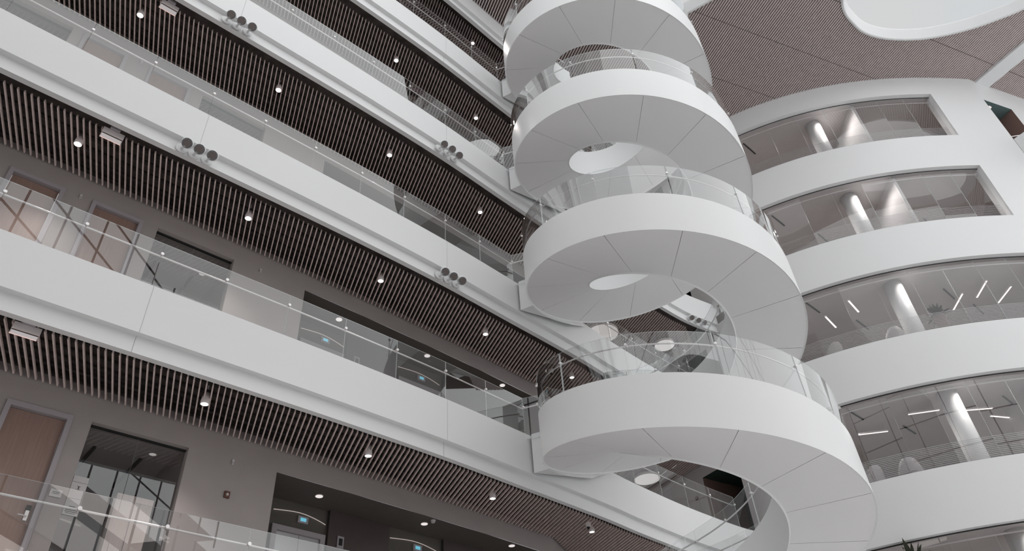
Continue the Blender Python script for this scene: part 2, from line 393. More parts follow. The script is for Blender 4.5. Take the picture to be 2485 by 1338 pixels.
# office rooms behind the gallery windows
for k in range(0, 5):
    T = HB+k; zf = T-.035; zh = T+HEAD
    for wi, (a, b) in enumerate((OPEN[0], OPEN[3])):
        A, B, t, n = wall_frame(a, b); D = n*.75; L = (B-A).length
        A2 = A - t*.02 + n*.03; B2 = B + t*.02 + n*.03
        m = MB()
        m.quad(Wv(A2, zh+.05), Wv(B2, zh+.05), Wv(B2+D, zh+.05), Wv(A2+D, zh+.05), 0)
        m.quad(Wv(A2, zf), Wv(B2, zf), Wv(B2+D, zf), Wv(A2+D, zf), 1)
        m.quad(Wv(A2+D, zf), Wv(B2+D, zf), Wv(B2+D, zh+.05), Wv(A2+D, zh+.05), 1)
        for P_ in (A2, B2): m.quad(Wv(P_, zf), Wv(P_+D, zf), Wv(P_+D, zh+.05), Wv(P_, zh+.05), 1)
        for u in (.25, .75):
            q0 = A+t*(L*u)+n*.25; m.box(Wv(q0+n*.2, zh+.045), (t.x*.006*S, t.y*.006*S, 0), (n.x*.16*S, n.y*.16*S, 0), (0, 0, .006*S), 2)
        m.build('wall_office', [CEILG, OFFW, VOID2], kind='structure')
        root = bpy.data.objects.new('window_%d' % (k*2+wi+1), None); COL.objects.link(root); root.location = Wv(A, zf); root['kind'] = 'structure'
        for u0, u1 in ((0, .5), (.5, 1)):
            m = MB(); c = A + t*(L*(u0+u1)/2) + n*.03
            m.box(Wv(c, (zf+zh)/2), (t.x*(L/4-.001)*S, t.y*(L/4-.001)*S, 0), (n.x*.0012*S, n.y*.0012*S, 0), (0, 0, (zh-zf)/2*S), 0, 1)
            m.build('glass_pane', [GLASS, EDGE], root)
        m = MB(); c = A + t*(L/2) + n*.03
        m.box(Wv(c, zh-.003), (t.x*L/2*S, t.y*L/2*S, 0), (n.x*.006*S, n.y*.006*S, 0), (0, 0, .003*S))
        m.build('window_frame', BLACK, root)

# elevator lobbies behind the wide openings
R0v = Vector((-.928, 3.363)); RD = Vector((.7114, .7028)); RN = Vector((-RD.y, RD.x))
def rw(u, z, b=0.0): p = R0v + RD*u + RN*b; return W(p.x, p.y, z)
for k in range(0, 5):
    T = HB+k; zf = T-.035; zh = T+HEAD
    m = MB()
    A = Vector((wall_x(2.93), 2.93)); B = WALLB[1]; n = RN*.10
    ceil_pts = [Vector((wall_x(y), y)) + RN*.0 for y in (2.93, 3.2, 3.5, 3.8, 4.2)] + [WALLB[1]]
    back = [R0v+RD*1.75+RN*.1, R0v+RD*-.36+RN*.1]
    m.poly([Wv(p, zh) for p in ceil_pts] + [Wv(p, zh) for p in back], 0)
    m.poly([Wv(p, zf) for p in ceil_pts] + [Wv(p, zf) for p in back], 1)
    m.quad(Wv(A, zf), Wv(A, zh), Wv(back[1], zh), Wv(back[1], zf), 0)
    m.quad(Wv(B, zf), Wv(B, zh), Wv(back[0], zh), Wv(back[0], zf), 0)
    m.build('ceiling_lobby', [DARKC, DECK], kind='structure')
    m = MB()
    # lobby back wall: protruding dark panels, recessed elevator bays
    for u0, u1, dep in ((-.36, -.01, .02), (-.01, .325, 0), (.325, .66, .02), (.66, 1.0, 0), (1.0, 1.75, .02)):
        m.quad(rw(u0, zf, dep), rw(u1, zf, dep), rw(u1, zh, dep), rw(u0, zh, dep), 0 if dep == 0 else 1)
        m.quad(rw(u0, zf, 0), rw(u0, zf, .02), rw(u0, zh, .02), rw(u0, zh, 0), 1); m.quad(rw(u1, zf, 0), rw(u1, zf, .02), rw(u1, zh, .02), rw(u1, zh, 0), 1)
    m.build('wall_lobby', [DARKM, DARKC], kind='structure')
    if k > 1: continue
    for e, (u0, u1) in enumerate(((-.285, -.02), (.34, .64))):
        side = ('left' if e == 0 else 'right'); lv = 'lowest' if k == 0 else 'second'
        root = thing('elevator', '%s elevator in the dark lobby on the %s gallery' % (side, lv), 'elevator', rw((u0+u1)/2, zf, .02))
        zt = zf+.575; fw = .024
        m = MB()
        for a, b, z0, z1 in ((u0, u0+fw, zf, zt), (u1-fw, u1, zf, zt), (u0+fw, u1-fw, zt-fw, zt)):
            m.box(rw((a+b)/2, (z0+z1)/2, .012), RD.to_3d()*(b-a)/2*S, RN.to_3d()*.008*S, (0, 0, (z1-z0)/2*S))
        m.build('door_surround', FRAME, root)
        mid = (u0+u1)/2 + .005
        for a, b in ((u0+fw, mid-.001), (mid+.001, u1-fw)):
            m = MB(); m.box(rw((a+b)/2, zf+(zt-fw-zf)/2, .017), RD.to_3d()*(b-a)/2*S, RN.to_3d()*.003*S, (0, 0, (zt-fw-zf)/2*S)); m.build('sliding_door', ELEV, root)
        cd = (u0+u1)/2+.015
        m = MB(); m.box(rw(cd, zf+.623, .015), RD.to_3d()*.026*S, RN.to_3d()*.005*S, (0, 0, .016*S)); ob = m.build('floor_display', FRAME, root)
        m = MB(); m.box(rw(cd, zf+.623, .009), RD.to_3d()*.014*S, RN.to_3d()*.0015*S, (0, 0, .0075*S)); m.build('display_screen', BLUE, ob)
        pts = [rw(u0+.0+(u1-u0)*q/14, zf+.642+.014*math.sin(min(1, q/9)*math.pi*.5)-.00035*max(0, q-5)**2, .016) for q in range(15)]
        m = MB(); m.tube(pts, .0018*S, 6); m.build('reflected_arc', ARCGLOW, root)  # glowing tube imitates a curved reflection above the doors
    m = MB(); m.box(rw(.055, zf+.555, -.003), RD.to_3d()*.017*S, RN.to_3d()*.003*S, (0, 0, .027*S), 0); m.box(rw(.055, zf+.555, -.007), RD.to_3d()*.009*S, RN.to_3d()*.001*S, (0, 0, .016*S), 1)
    tag(m.build('call_panel', [FRAME, BLACK]), 'steel call panel on the dark wall between elevators, %s gallery' % ('lowest' if k == 0 else 'second'), 'control panel')

# ---------------------------------------------------------------- right building
def foff(d): return offset_curve(FAC, d)      # positive = into the building
XJ = 4.056
def fac_sub(x0, x1, d=0.0, step=.05):
    n = max(2, int((x1-x0)/step)); P_ = [Vector((x0+(x1-x0)*i/n, fac_y(x0+(x1-x0)*i/n))) for i in range(n+1)]
    return offset_curve(P_, d)
def strip(mb, x0, x1, z0, z1, d0=0.0, d1=None, mi=0):
    a = fac_sub(x0, x1, d0); b = fac_sub(x0, x1, d0 if d1 is None else d1)
    mb.grid([[W(p.x, p.y, z0), W(q.x, q.y, z1)] for p, q in zip(a, b)], mi)
ZT = 5.84
for k in range(-1, 5):
    zb0 = .586+k if k >= 0 else -.4; zb1 = .986+k; m = MB()
    XR = 4.552
    strip(m, 1.74, XR, zb0, zb1); strip(m, 1.74, XR, zb1, zb1, 0, .055); strip(m, 1.74, XJ, zb0, zb0, 0, .055)
    strip(m, 1.74, XJ, zb1-.1, zb1, .055)
    m.build('wall_right', WHITE, kind='structure')
m = MB(); strip(m, 1.74, 4.552, 5.586, ZT+.12); strip(m, 1.74, XJ, 5.586, 5.586, 0, .055)
m.build('wall_right', WHITE, kind='structure')
m = MB(); strip(m, XJ, 4.552, .986, 5.586); 
for k in range(0, 5):
    a = fac_sub(XJ, 4.552, 0)[0]; b = fac_sub(XJ, 4.552, .10)[0]; z0, z1 = .986+k, 1.586+k
    m.quad(W(a.x, a.y, z0), W(b.x, b.y, z0), W(b.x, b.y, z1), W(a.x, a.y, z1))
m.build('wall_right', WHITE, kind='structure')
# shadow line and frame above the glass, glass, mullion joints, frit, rooms
MULL = [1.7815+.2515*i for i in range(0, 10)]
for k in range(0, 5):
    zg0, zg1 = .986+k, 1.586+k; zf, zc = HB+k-.03, 1.60+k
    root = bpy.data.objects.new('window_%d' % (21+k), None); COL.objects.link(root); p0 = fac_sub(1.6, 4, .05)[0]; root.location = W(p0.x, p0.y, zg0); root['kind'] = 'structure'
    for x0, x1 in zip(MULL, MULL[1:]):
        x1 = min(x1, XJ+.01)
        if x1-x0 < .02: continue
        a, b = fac_sub(x0+.002, x1-.002, .045, 1)[0], fac_sub(x0+.002, x1-.002, .045, 1)[-1]
        c = (a+b)/2; t = (b-a)/2; n = Vector((-t.y, t.x)).normalized()
        mm = MB(); mm.box(W(c.x, c.y, (zg0+zg1)/2), (t.x*S, t.y*S, 0), (n.x*.0016*S, n.y*.0016*S, 0), (0, 0, (zg1-zg0)/2*S), 0, 1)
        mm.build('glass_pane', [GLASSF, EDGE], root)
        c2 = c + n*.006; mm = MB(); mm.quad(*[W(q.x, q.y, z) for q, z in ((c2-t, zg0), (c2+t, zg0), (c2+t, zg0+.172), (c2-t, zg0+.172))]); mm.build('frit_band', FRIT, root)
    mm = MB()
    for q in range(2): pass
    Cc = fac_sub(1.78, XJ, .043)
    mm.tube([W(p.x, p.y, zg1-.004) for p in Cc], .004*S, 4, 0); mm.tube([W(p.x, p.y, zg1-.045) for p in fac_sub(1.78, XJ, .07)], .006*S, 4, 1)
    mm.build('head_frame', [BLACK, CEILG], root)
    # room
    m = MB(); inn = fac_sub(2.02, 4.5, .06); bk = [Vector((2.1, 6.3)), Vector((3.0, 6.0)), Vector((4.6, 6.1))]
    pl = inn + bk[::-1]
    m.poly([Wv(p, zc) for p in pl], 0); m.poly([Wv(p, zf) for p in reversed(pl)], 2)
    for a, b in zip(bk, bk[1:]): m.quad(Wv(a, zf), Wv(b, zf), Wv(b, zc), Wv(a, zc), 1)
    m.quad(Wv(bk[0], zf), Wv(inn[0], zf), Wv(inn[0], zc), Wv(bk[0], zc), 1); m.quad(Wv(bk[-1], zf), Wv(inn[-1], zf), Wv(inn[-1], zc), Wv(bk[-1], zc), 1)
    m.build('wall_rooms', [CEILG, OFFW, DECK], kind='structure')
    # column
    m = MB(); m.tube([W(3.02, 4.77, zf), W(3.02, 4.77, zc)], .068*S, 40); o = m.build('column', WHITE, smooth=True)
    names = ['ground', 'lowest', 'second', 'third', 'top']
    tag(o, 'white round column behind the curved %s row of windows' % ['bottom-corner', 'fourth from top', 'third from top', 'second from top', 'topmost'][k], 'column')
    # a white fin wall (partition) meeting the glass
    if k in (3, 4, 1):
        x = 3.33 if k != 1 else 3.62
        a = fac_sub(x, x+.1, .075)[0]; m = MB()
        m.box(W(a.x, a.y+.30, (zf+zc)/2), (.012*S, 0, 0), (0, .30*S, 0), (0, 0, (zc-zf)/2*S)); m.build('wall_partition', WALLL, kind='structure')
    # slots in ceiling
    m = MB()
    for (x, y) in ((2.45, 5.0), (2.95, 5.3), (3.55, 4.95), (3.9, 5.2)):
        m.box(W(x, y, zc-.004), (.075*S, .075*S, 0), (-.004*S, .004*S, 0), (0, 0, .003*S))
    m.build('trim_%d' % (40+k), BLACK, kind='structure')
    for x, y in ((2.45, 5.1), (3.12, 4.68), (3.75, 5.1)):  # added fill spots to brighten rooms and columns, no fixture modelled
        l = bpy.data.lights.new('room_fill', 'SPOT'); l.energy = (150 if k < 3 else 220)*(.38 if x == 3.12 else 1.15); l.spot_size = math.radians(165); l.spot_blend = .6; l.shadow_soft_size = .06; l.color = (1, .95, .92)
        lo = bpy.data.objects.new('room_fill', l); COL.objects.link(lo); lo.location = W(x, y, zc-.03)
TUBES = {3: [(3.75, 5.45, .5), (3.95, 5.35, .5)], 2: [(2.62, 5.15, .9), (2.75, 4.95, .9), (3.62, 5.0, 1.5), (3.75, 4.85, 1.5), (3.98, 4.95, 1.6)], 1: [(2.3, 5.25, -.1), (2.62, 5.2, -.1), (2.9, 4.93, -.15), (3.3, 4.95, 0), (3.55, 5.1, .3)], 0: [(2.6, 5.3, -.1), (3.6, 4.9, -.1)]}
tn = 0
for k, L in TUBES.items():
    for i, (x, y, a) in enumerate(L):
        m = MB(); d = Vector((math.cos(a), math.sin(a))); z = 1.60+k-.05
        m.box(W(x, y, z), (d.x*.11*S, d.y*.11*S, 0), (-d.y*.008*S, d.x*.008*S, 0), (0, 0, .006*S), 0); root = m.build('tube_light', SIGNB)
        m2 = MB(); m2.box(W(x, y, z-.007), (d.x*.108*S, d.y*.108*S, 0), (-d.y*.0065*S, d.x*.0065*S, 0), (0, 0, .001*S), 0); m2.build('diffuser', TUBE, root)
        for s_ in (-1, 1):
            m3 = MB(); m3.tube([W(x+d.x*.09*s_, y+d.y*.09*s_, z+.005), W(x+d.x*.09*s_, y+d.y*.09*s_, z+.05)], .0012*S, 6); m3.build('hanger', STEEL, root)
        tag(root, 'slim tube light, %s from the left behind the %s row of curved windows' % (['first', 'second', 'third', 'fourth', 'fifth'][i], ['lowest', 'fourth from top', 'third from top', 'second from top'][k]), 'light')

# ---------------------------------------------------------------- roof
SKY = catmull([(3.04, 3.45), (3.05, 3.586), (3.10, 3.70), (3.186, 3.798), (3.336, 3.922), (3.539, 4.003), (3.794, 4.04), (4.046, 4.033), (4.339, 3.973), (4.556, 3.893), (4.742, 3.806), (5.1, 3.58), (5.4, 3.2), (5.3, 2.8), (4.8, 2.62), (4.2, 2.62), (3.5, 2.8), (3.15, 3.1), (3.04, 3.45)], 6)[:-1]
SKY2 = catmull([(1.69, 3.60), (1.79, 3.545), (1.90, 3.48), (2.1, 3.34), (2.25, 3.1), (2.2, 2.85), (1.9, 2.68), (1.5, 2.75), (1.3, 3.0), (1.35, 3.3), (1.50, 3.52), (1.60, 3.60), (1.69, 3.60)], 6)[:-1]
def ring_off(Pp, d):      # outward offset (counter-clockwise or not, outward from centroid)
    c = sum(Pp, Vector((0, 0)))/len(Pp); out = []
    for i, p in enumerate(Pp):
        t = (Pp[(i+1) % len(Pp)] - Pp[i-1]).normalized(); n = Vector((-t.y, t.x))
        if n.dot(p-c) < 0: n = -n
        out.append(p + n*d)
    return out
holes = [[(p.x, p.y) for p in SKY], [(p.x, p.y) for p in SKY2]]
def roof_with_holes(z, mat, name):
    rect = [(-3.6, 2.5), (6.2, 2.5), (6.2, 5.6), (-3.6, 5.6)]
    import bmesh
    bm = bmesh.new(); es = []
    for L in [rect]+holes:
        vs = [bm.verts.new(W(x, y, z)) for x, y in L]
        es += [bm.edges.new((vs[i], vs[(i+1) % len(vs)])) for i in range(len(vs))]
    bmesh.ops.triangle_fill(bm, edges=es, use_beauty=True)
    me = bpy.data.meshes.new(name); bm.to_mesh(me); bm.free(); me.materials.append(mat)
    o = bpy.data.objects.new(name, me); COL.objects.link(o); o['kind'] = 'structure'; return o
roof_with_holes(5.88, ROOFVOID, 'ceiling')
roof_with_holes(5.925, WHITE, 'ceiling')
for i, sk in enumerate((SKY, SKY2)):
    m = MB(); rows = []
    for d, z in ((.010, 5.885), (.010, 5.835), (-.004, 5.83), (-.012, 5.835), (-.052, 5.918), (-.054, 5.93), (.02, 5.93)):
        rows.append([Wv(p, z) for p in ring_off(sk, d)])
    m.grid(rows, 0, closed=True); m.build('trim_%d' % (60+i), WHITE, kind='structure')
roof_poly = [(.9, 2.55), (5.9, 2.55), (5.6, 3.1), (4.615, 4.592), (4.5, 4.53)] + [(p.x, p.y) for p in reversed(fac_sub(1.6, 4.5, 0, .1))] + [(1.2, 4.9), (1.25, 3.7)]
gh = [[(p.x, p.y) for p in ring_off(sk, .012)] for sk in (SKY, SKY2)]
def roof_slats(poly, hl, z, pitch, hw, name, seams=True, sd0=1.987, sstep=.522):
    m = MB()
    for o, d, n, t0, t1 in hatch(poly, hl, SANG, pitch):
        segs = [(t0, t1)]
        if seams:
            q = math.ceil((t0-sd0)/sstep)*sstep+sd0; cuts = []
            while q < t1: cuts.append(q); q += sstep
            st = t0; segs = []
            for c in cuts: segs.append((st, c-.003)); st = c+.003
            segs.append((st, t1))
        for a, b in segs:
            if b-a < .004: continue
            c = o + d*((a+b)/2); L = (b-a)/2
            m.box(W(c.x, c.y, z+.012), (d.x*L*S, d.y*L*S, 0), (n.x*hw*S, n.y*hw*S, 0), (0, 0, .012*S))
    m.build(name, ROOFSLAT, kind='structure')
# seam distance is measured along the slat direction
roof_slats(roof_poly, gh, 5.842, .0226, .0048, 'ceiling')
roof_slats([(4.755, 4.705), (5.7, 3.16), (6.2, 3.3), (6.2, 5.35), (5.35, 4.985)], [], 5.842, .0226, .0048, 'ceiling')
# lower slatted field between the left galleries and the stair
Ee = [(p.x, p.y) for p in EDGEC if 2.6 < p.y < 4.6]
roof_slats(Ee + [(1.24, 4.75), (1.24, 3.6), (1.0, 3.0), (.7, 2.6)], [], 5.65, .0226, .0036, 'ceiling', seams=False)
m = MB(); m.poly([W(x, y, 5.70) for x, y in Ee + [(1.26, 4.75), (1.26, 3.6), (1.02, 3.0), (.72, 2.6)]]); m.build('ceiling', VOID, kind='structure')
# beam from the facade corner
m = MB(); a = Vector((4.69, 4.64)); b = Vector((5.75, 2.98)); t = (b-a)/2; c = (a+b)/2; n = Vector((-t.y, t.x)).normalized()
m.box(W(c.x, c.y, 5.85), (t.x*S, t.y*S, 0), (n.x*.085*S, n.y*.085*S, 0), (0, 0, .03*S)); m.build('trim_62', WHITE, kind='structure')
# recessed corner beyond the facade, with a balcony opening
q0 = Vector((4.552, fac_y(4.552))); qd = Vector((.917, .40)); qn = Vector((-qd.y, qd.x))
m = MB(); qw = lambda u, z, b=0.0: W(q0.x+qd.x*u+qn.x*b, q0.y+qd.y*u+qn.y*b, z)
m.quad(qw(0, 5.52), qw(1.5, 5.52), qw(1.5, 5.96), qw(0, 5.96)); m.quad(qw(0, -.4), qw(1.5, -.4), qw(1.5, 4.944), qw(0, 4.944))
m.quad(qw(.36, 4.944), qw(1.5, 4.944), qw(1.5, 5.52), qw(.36, 5.52)); m.build('wall_right', WHITE, kind='structure')
m = MB(); m.quad(qw(0, 4.9, .9), qw(.36, 4.9, .9), qw(.36, 5.52, .9), qw(0, 5.52, .9)); m.quad(qw(0, 5.52), qw(.36, 5.52), qw(.36, 5.52, .9), qw(0, 5.52, .9)); m.quad(qw(.36, 4.9), qw(.36, 5.52), qw(.36, 5.52, .9), qw(.36, 4.9, .9), 1); m.quad(qw(0, 4.9), qw(0, 5.52), qw(0, 5.52, .9), qw(0, 4.9, .9), 1)
m.quad(qw(0, 4.9), qw(.36, 4.9), qw(.36, 4.9, .9), qw(0, 4.9, .9)); m.build('wall_corridor', [plain('teal_wall', (.13, .19, .19), .6), bpy.data.materials['corridor_wood']], kind='structure')
bd = Vector((.53, -.74)).normalized(); m = MB(); a = q0+qn*-.002; c = a+bd*.5+Vector((bd.y, -bd.x))*-.03
m.box(W(c.x, c.y, 4.75), (bd.x*.5*S, bd.y*.5*S, 0), (-bd.y*.03*S, bd.x*.03*S, 0), (0, 0, .194*S)); m.build('wall_bridge', WHITE, kind='structure')

# ---------------------------------------------------------------- glass balustrades on the galleries
GTOP, RAILZ = .208, .160
JY = [.55, .73, .92, 1.11, 1.30, 1.49, 1.686, 1.868, 2.053, 2.23, 2.418, 2.608, 2.801, 3.006, 3.2, 3.40]
def arc_points(C, y0, step, n):
    out = []; P_ = resample([c for c in C if c.y >= y0], step); return P_[:n]
EG = offset_curve(EDGEC, .006)
far = [p for p in resample([c for c in EG if c.y >= 3.87], .275)][:6]
PANNAME = ['lowest', 'second lowest', 'third lowest', 'second highest', 'highest']
def balustrade(k):
    T = HB+k
    root = thing('glass_balustrade', 'glass balustrade with steel handrail on the %s white gallery edge' % PANNAME[k], 'railing', Wv(EG[0], T), 'glass balustrades on the gallery edges')
    js = [curve_at_y(EG, y)[0] for y in JY]
    runs = [js, far]
    for run in runs:
        for a, b in zip(run, run[1:]):
            c = (a+b)/2; t = (b-a)/2; n = Vector((-t.y, t.x)).normalized(); tt = t*(1-.0007/t.length)
            m = MB(); m.box(W(c.x, c.y, T+(GTOP-.03)/2), (tt.x*S, tt.y*S, 0), (n.x*.0014*S, n.y*.0014*S, 0), (0, 0, (GTOP+.03)/2*S), 0, 1)
            m.build('glass_panel', [GLASS, EDGE], root)
        # handrail follows the run on the gallery side
        rail = []
        for i, p in enumerate(run):
            t = (run[min(i+1, len(run)-1)] - run[max(i-1, 0)]).normalized(); rail.append(p + Vector((-t.y, t.x))*.020)
        m = MB(); m.tube([Wv(p, T+RAILZ) for p in rail], .0036*S, 12); m.build('handrail', STEEL, root, smooth=True)
        for p, q in list(zip(run, rail))[:]:
            if p.y < 1.2: continue
            d = (p-q).normalized(); m = MB()
            m.tube([Wv(p+d*.006, T+RAILZ-.004), Wv(p-d*.004, T+RAILZ-.004)], .0062*S, 14)
            m.tube([Wv(p, T+RAILZ-.004), Wv(q, T+RAILZ-.003)], .0022*S, 8)
            m.build('glass_clamp', STEEL, root)
        if run is js:    # short return towards the stair
            A = js[-1]; B = Vector((.098, 3.378)); c = (A+B)/2; t = (B-A)/2; n = Vector((-t.y, t.x)).normalized()
            m = MB(); m.box(W(c.x, c.y, T+(GTOP-.03)/2), (t.x*.94*S, t.y*.94*S, 0), (n.x*.0014*S, n.y*.0014*S, 0), (0, 0, (GTOP+.03)/2*S), 0, 1); m.build('glass_panel', [GLASS, EDGE], root)
            m = MB(); m.tube([Wv(rail[-1], T+RAILZ), Wv(rail[-1]+Vector((.012, .005)), T+RAILZ-.002), Wv(B+n*.018, T+RAILZ+.006)], .0036*S, 12); m.build('handrail', STEEL, root, smooth=True)
            m = MB(); q = B+n*.01-t*.4; m.tube([Wv(q+n*.01, T+RAILZ), Wv(q-n*.014, T+RAILZ-.004)], .006*S, 12); m.build('glass_clamp', STEEL, root)
    return root
for k in range(5): balustrade(k)

# ---------------------------------------------------------------- spiral staircase
SX = dict(cx=.75742, cy=3.15975, Ro=.68408, Ri=.33598, a0=2.61931, z0=1.63203, bh=.2375, dzi=.00865, kr=-.07865, ks=-.05493, kx=-.00395, A=.01975, B=.003, C=-.00113, D=.00642)
def sg(t):
    w_ = 2*math.pi*t; u = min(max(-.2-t, 0), .8)
    return t + SX['A']*math.sin(w_) + SX['B']*(math.cos(w_)-1) + SX['C']*math.sin(2*w_) + SX['D']*(math.cos(2*w_)-1) - SX['ks']*u
def sp(R, dz, t, flat=3.02):
    u = min(max(-.2-t, 0), .8); r = R + SX['kr']*u; a = SX['a0'] - 2*math.pi*t
    return W(SX['cx']+SX['kx']*t + r*math.cos(a), SX['cy'] + r*math.sin(a), SX['z0'] + dz + sg(min(t, flat)))
Ro, Ri, BH = SX['Ro'], SX['Ri'], SX['bh']
stair = thing('spiral_staircase', 'large white spiral staircase winding up through the atrium', 'staircase', W(SX['cx'], SX['cy'], -.4))
GAP = (-.015, .085)
def rng(a, b, n): return [a+(b-a)*i/n for i in range(n+1)]
FN = ['lowest', 'second lowest', 'middle', 'second highest', 'highest']
for f in range(-2, 3):
    t0, t1 = f, (f+1 if f < 2 else 3.075)
    N = 96
    ts = rng(t0, t1, N)
    m = MB()
    # steps
    for i in range(24*int(round(t1-t0))+ (2 if f == 2 else 0)):
        a, b = t0+i/24, t0+(i+1)/24
        zlift = .155 - .0
        za = (sp(1, 0, b).z)  # tread level at the upper end
        pts = [sp(Ri+.012, 0, a), sp(Ro-.012, 0, a), sp(Ro-.012, 0, b), sp(Ri+.012, 0, b)]
        top = [Vector((p.x, p.y, za+.155*S)) for p in pts]; bot = [Vector((p.x, p.y, za+.155*S-.045*S)) for p in pts]
        m.poly(top); m.poly(bot[::-1]); m.quad(bot[0], bot[1], top[1], top[0]); m.quad(bot[3], bot[2], top[2], top[3])
    fl = m.build('stair_flight', [WHITE], stair)
    # stringers
    def band(R, thick, zb, gap, name):
        sgn = -1 if R == Ro else 1
        segs = [(t0, t1)]
        if gap: segs = [(max(t0, t0+GAP[1]), t1+GAP[0] if f < 2 else 3+GAP[0])]
        mb = MB()
        for (a, b) in segs:
            rows = []
            for t in rng(a, b, N):
                rows.append([sp(R, zb, t), sp(R, BH, t), sp(R+sgn*thick, BH, t), sp(R+sgn*thick, zb+.01, t), sp(R, zb, t)])
            mb.grid(rows)
            for r_ in (rows[0], rows[-1]): mb.poly(r_[:4])
        if gap:
            for (a, b) in ((t0, t0+GAP[1]), (t1+GAP[0] if f < 2 else 3+GAP[0], t1)):
                if b-a < .001: continue
                mb.grid([[sp(R, zb, t), sp(R, .15, t), sp(R+sgn*thick, .15, t), sp(R+sgn*thick, zb+.01, t), sp(R, zb, t)] for t in rng(a, b, 12)])
        o = mb.build(name, STAIRW, fl, smooth=False)
        for p in o.data.polygons: p.use_smooth = True
        o.data.set_sharp_from_angle(angle=math.radians(40)) if hasattr(o.data, 'set_sharp_from_angle') else None
    band(Ro, .012, 0, True, 'outer_stringer'); band(Ri, .012, SX['dzi'], False, 'inner_stringer')
    # soffit with shadow-gap seams every twelfth of a turn
    m = MB(); k0 = math.floor((t0+.006)*12); 
    cuts = sorted(set([t0, t1] + [t for i in range(k0, k0+16) for t in (i/12-.006-.0002, i/12-.006+.0002) if t0 < t < t1]))
    for a, b in zip(cuts, cuts[1:]):
        seam = (b-a) < .0006; n_ = 1 if seam else 8
        rows = [[sp(Ri+.004+(Ro-Ri-.008)*q/6, .006+(SX['dzi'])*(1-q/6)+(.004 if seam else 0), t) for q in range(7)] for t in rng(a, b, n_)]
        m.grid(rows, 1 if seam else 0)
    if f == 2: m.quad(sp(Ri, 0, t1), sp(Ro, 0, t1), sp(Ro, .17, t1), sp(Ri, .17, t1))
    m.build('soffit', [SOFFIT, SEAM], fl, smooth=True)
    if f == -2: continue
    for R, sgn, gap in ((Ro, -1, True), (Ri, 1, False)):
        m = MB(); a, b = (t0+GAP[1]+.01, (t1 if f < 2 else 3)+GAP[0]-.01) if gap else (t0, t1)
        m.tube([sp(R+sgn*.028, BH+RAILZ-.006, t) for t in rng(a, b, 60)], .0034*S, 10); m.build('handrail', STEEL, fl, smooth=True)
        for i in range(12):
            ta, tb = t0+i/12-.006, t0+(i+1)/12-.006
            if gap and (ta < t0+.07): ta = t0+GAP[1]+.002
            if gap and tb < ta+.01: continue
            if gap and i == 11: tb = t0+1+GAP[0]
            if not gap and i == 0 and f == -1: pass
            rows = []; g = .0008
            for t in rng(ta+g, tb-g, 8):
                rows.append([sp(R+sgn*.0045, BH-.02, t), sp(R+sgn*.0045, BH+.2, t), sp(R+sgn*.0070, BH+.2, t), sp(R+sgn*.0070, BH-.02, t), sp(R+sgn*.0045, BH-.02, t)])
            m = MB(); m.grid(rows)
            for j in range(len(m.f)):
                if j % 4 in (1, 3): m.m[j] = 1
            m.poly([rows[0][q] for q in (0, 1, 2, 3)], 1); m.poly([rows[-1][q] for q in (0, 1, 2, 3)], 1)
            o = m.build('glass_panel', [GLASS, EDGE], fl)
            for p in o.data.polygons: p.use_smooth = p.material_index == 0
            o.data.set_sharp_from_angle(angle=math.radians(40)) if hasattr(o.data, 'set_sharp_from_angle') else None
            m = MB(); m.tube([sp(R+sgn*-.002, BH+RAILZ-.012, tb), sp(R+sgn*.012, BH+RAILZ-.012, tb)], .0055*S, 12); m.tube([sp(R+sgn*.006, BH+RAILZ-.012, tb), sp(R+sgn*.028, BH+RAILZ-.008, tb)], .002*S, 8)
            m.build('glass_clamp', STEEL, fl)

# landings joining the stair to the galleries
for k in range(0, 5):
    T = HB+k; c0 = Vector((SX['cx'], SX['cy'])); A = Vector((.034, 3.406)); Pp = Vector((.335, 3.70)); B = Vector((.44, 3.885))
    arc = []; NN = 14
    for i in range(NN+1):
        a = math.radians(162 - i*(162-128)/NN); arc.append(c0 + Vector((math.cos(a), math.sin(a)))*(Ro+.0015))
    arc[-1] = Pp
    m = MB(); zb = lambda f: T-.209+.084*f
    rows = [[Wv(A+(Pp-A)*(i/NN), zb(i/NN)), Wv(arc[i], zb(i/NN))] for i in range(NN+1)]
    m.grid(rows)
    m.quad(Wv(A, T-.209), Wv(arc[0], T-.209), Wv(arc[0], T), Wv(A, T))
    m.quad(Wv(Pp, T-.125), Wv(B, T-.02), Wv(B, T), Wv(Pp, T))
    inner = [p for p in EDGEC if 3.42 < p.y < 3.87]
    m.poly([Wv(p, T-.012) for p in ([A] + arc + [B] + inner[::-1])[::-1]]); m.poly([Wv(p, T-.03) for p in [A, Pp, B] + inner[::-1]])
    for i in range(NN): m.quad(Wv(arc[i], zb(i/NN)), Wv(arc[i+1], zb((i+1)/NN)), Wv(arc[i+1], T-.012), Wv(arc[i], T-.012))
    m.build('trim_%d' % (70+k), WHITE, kind='structure')

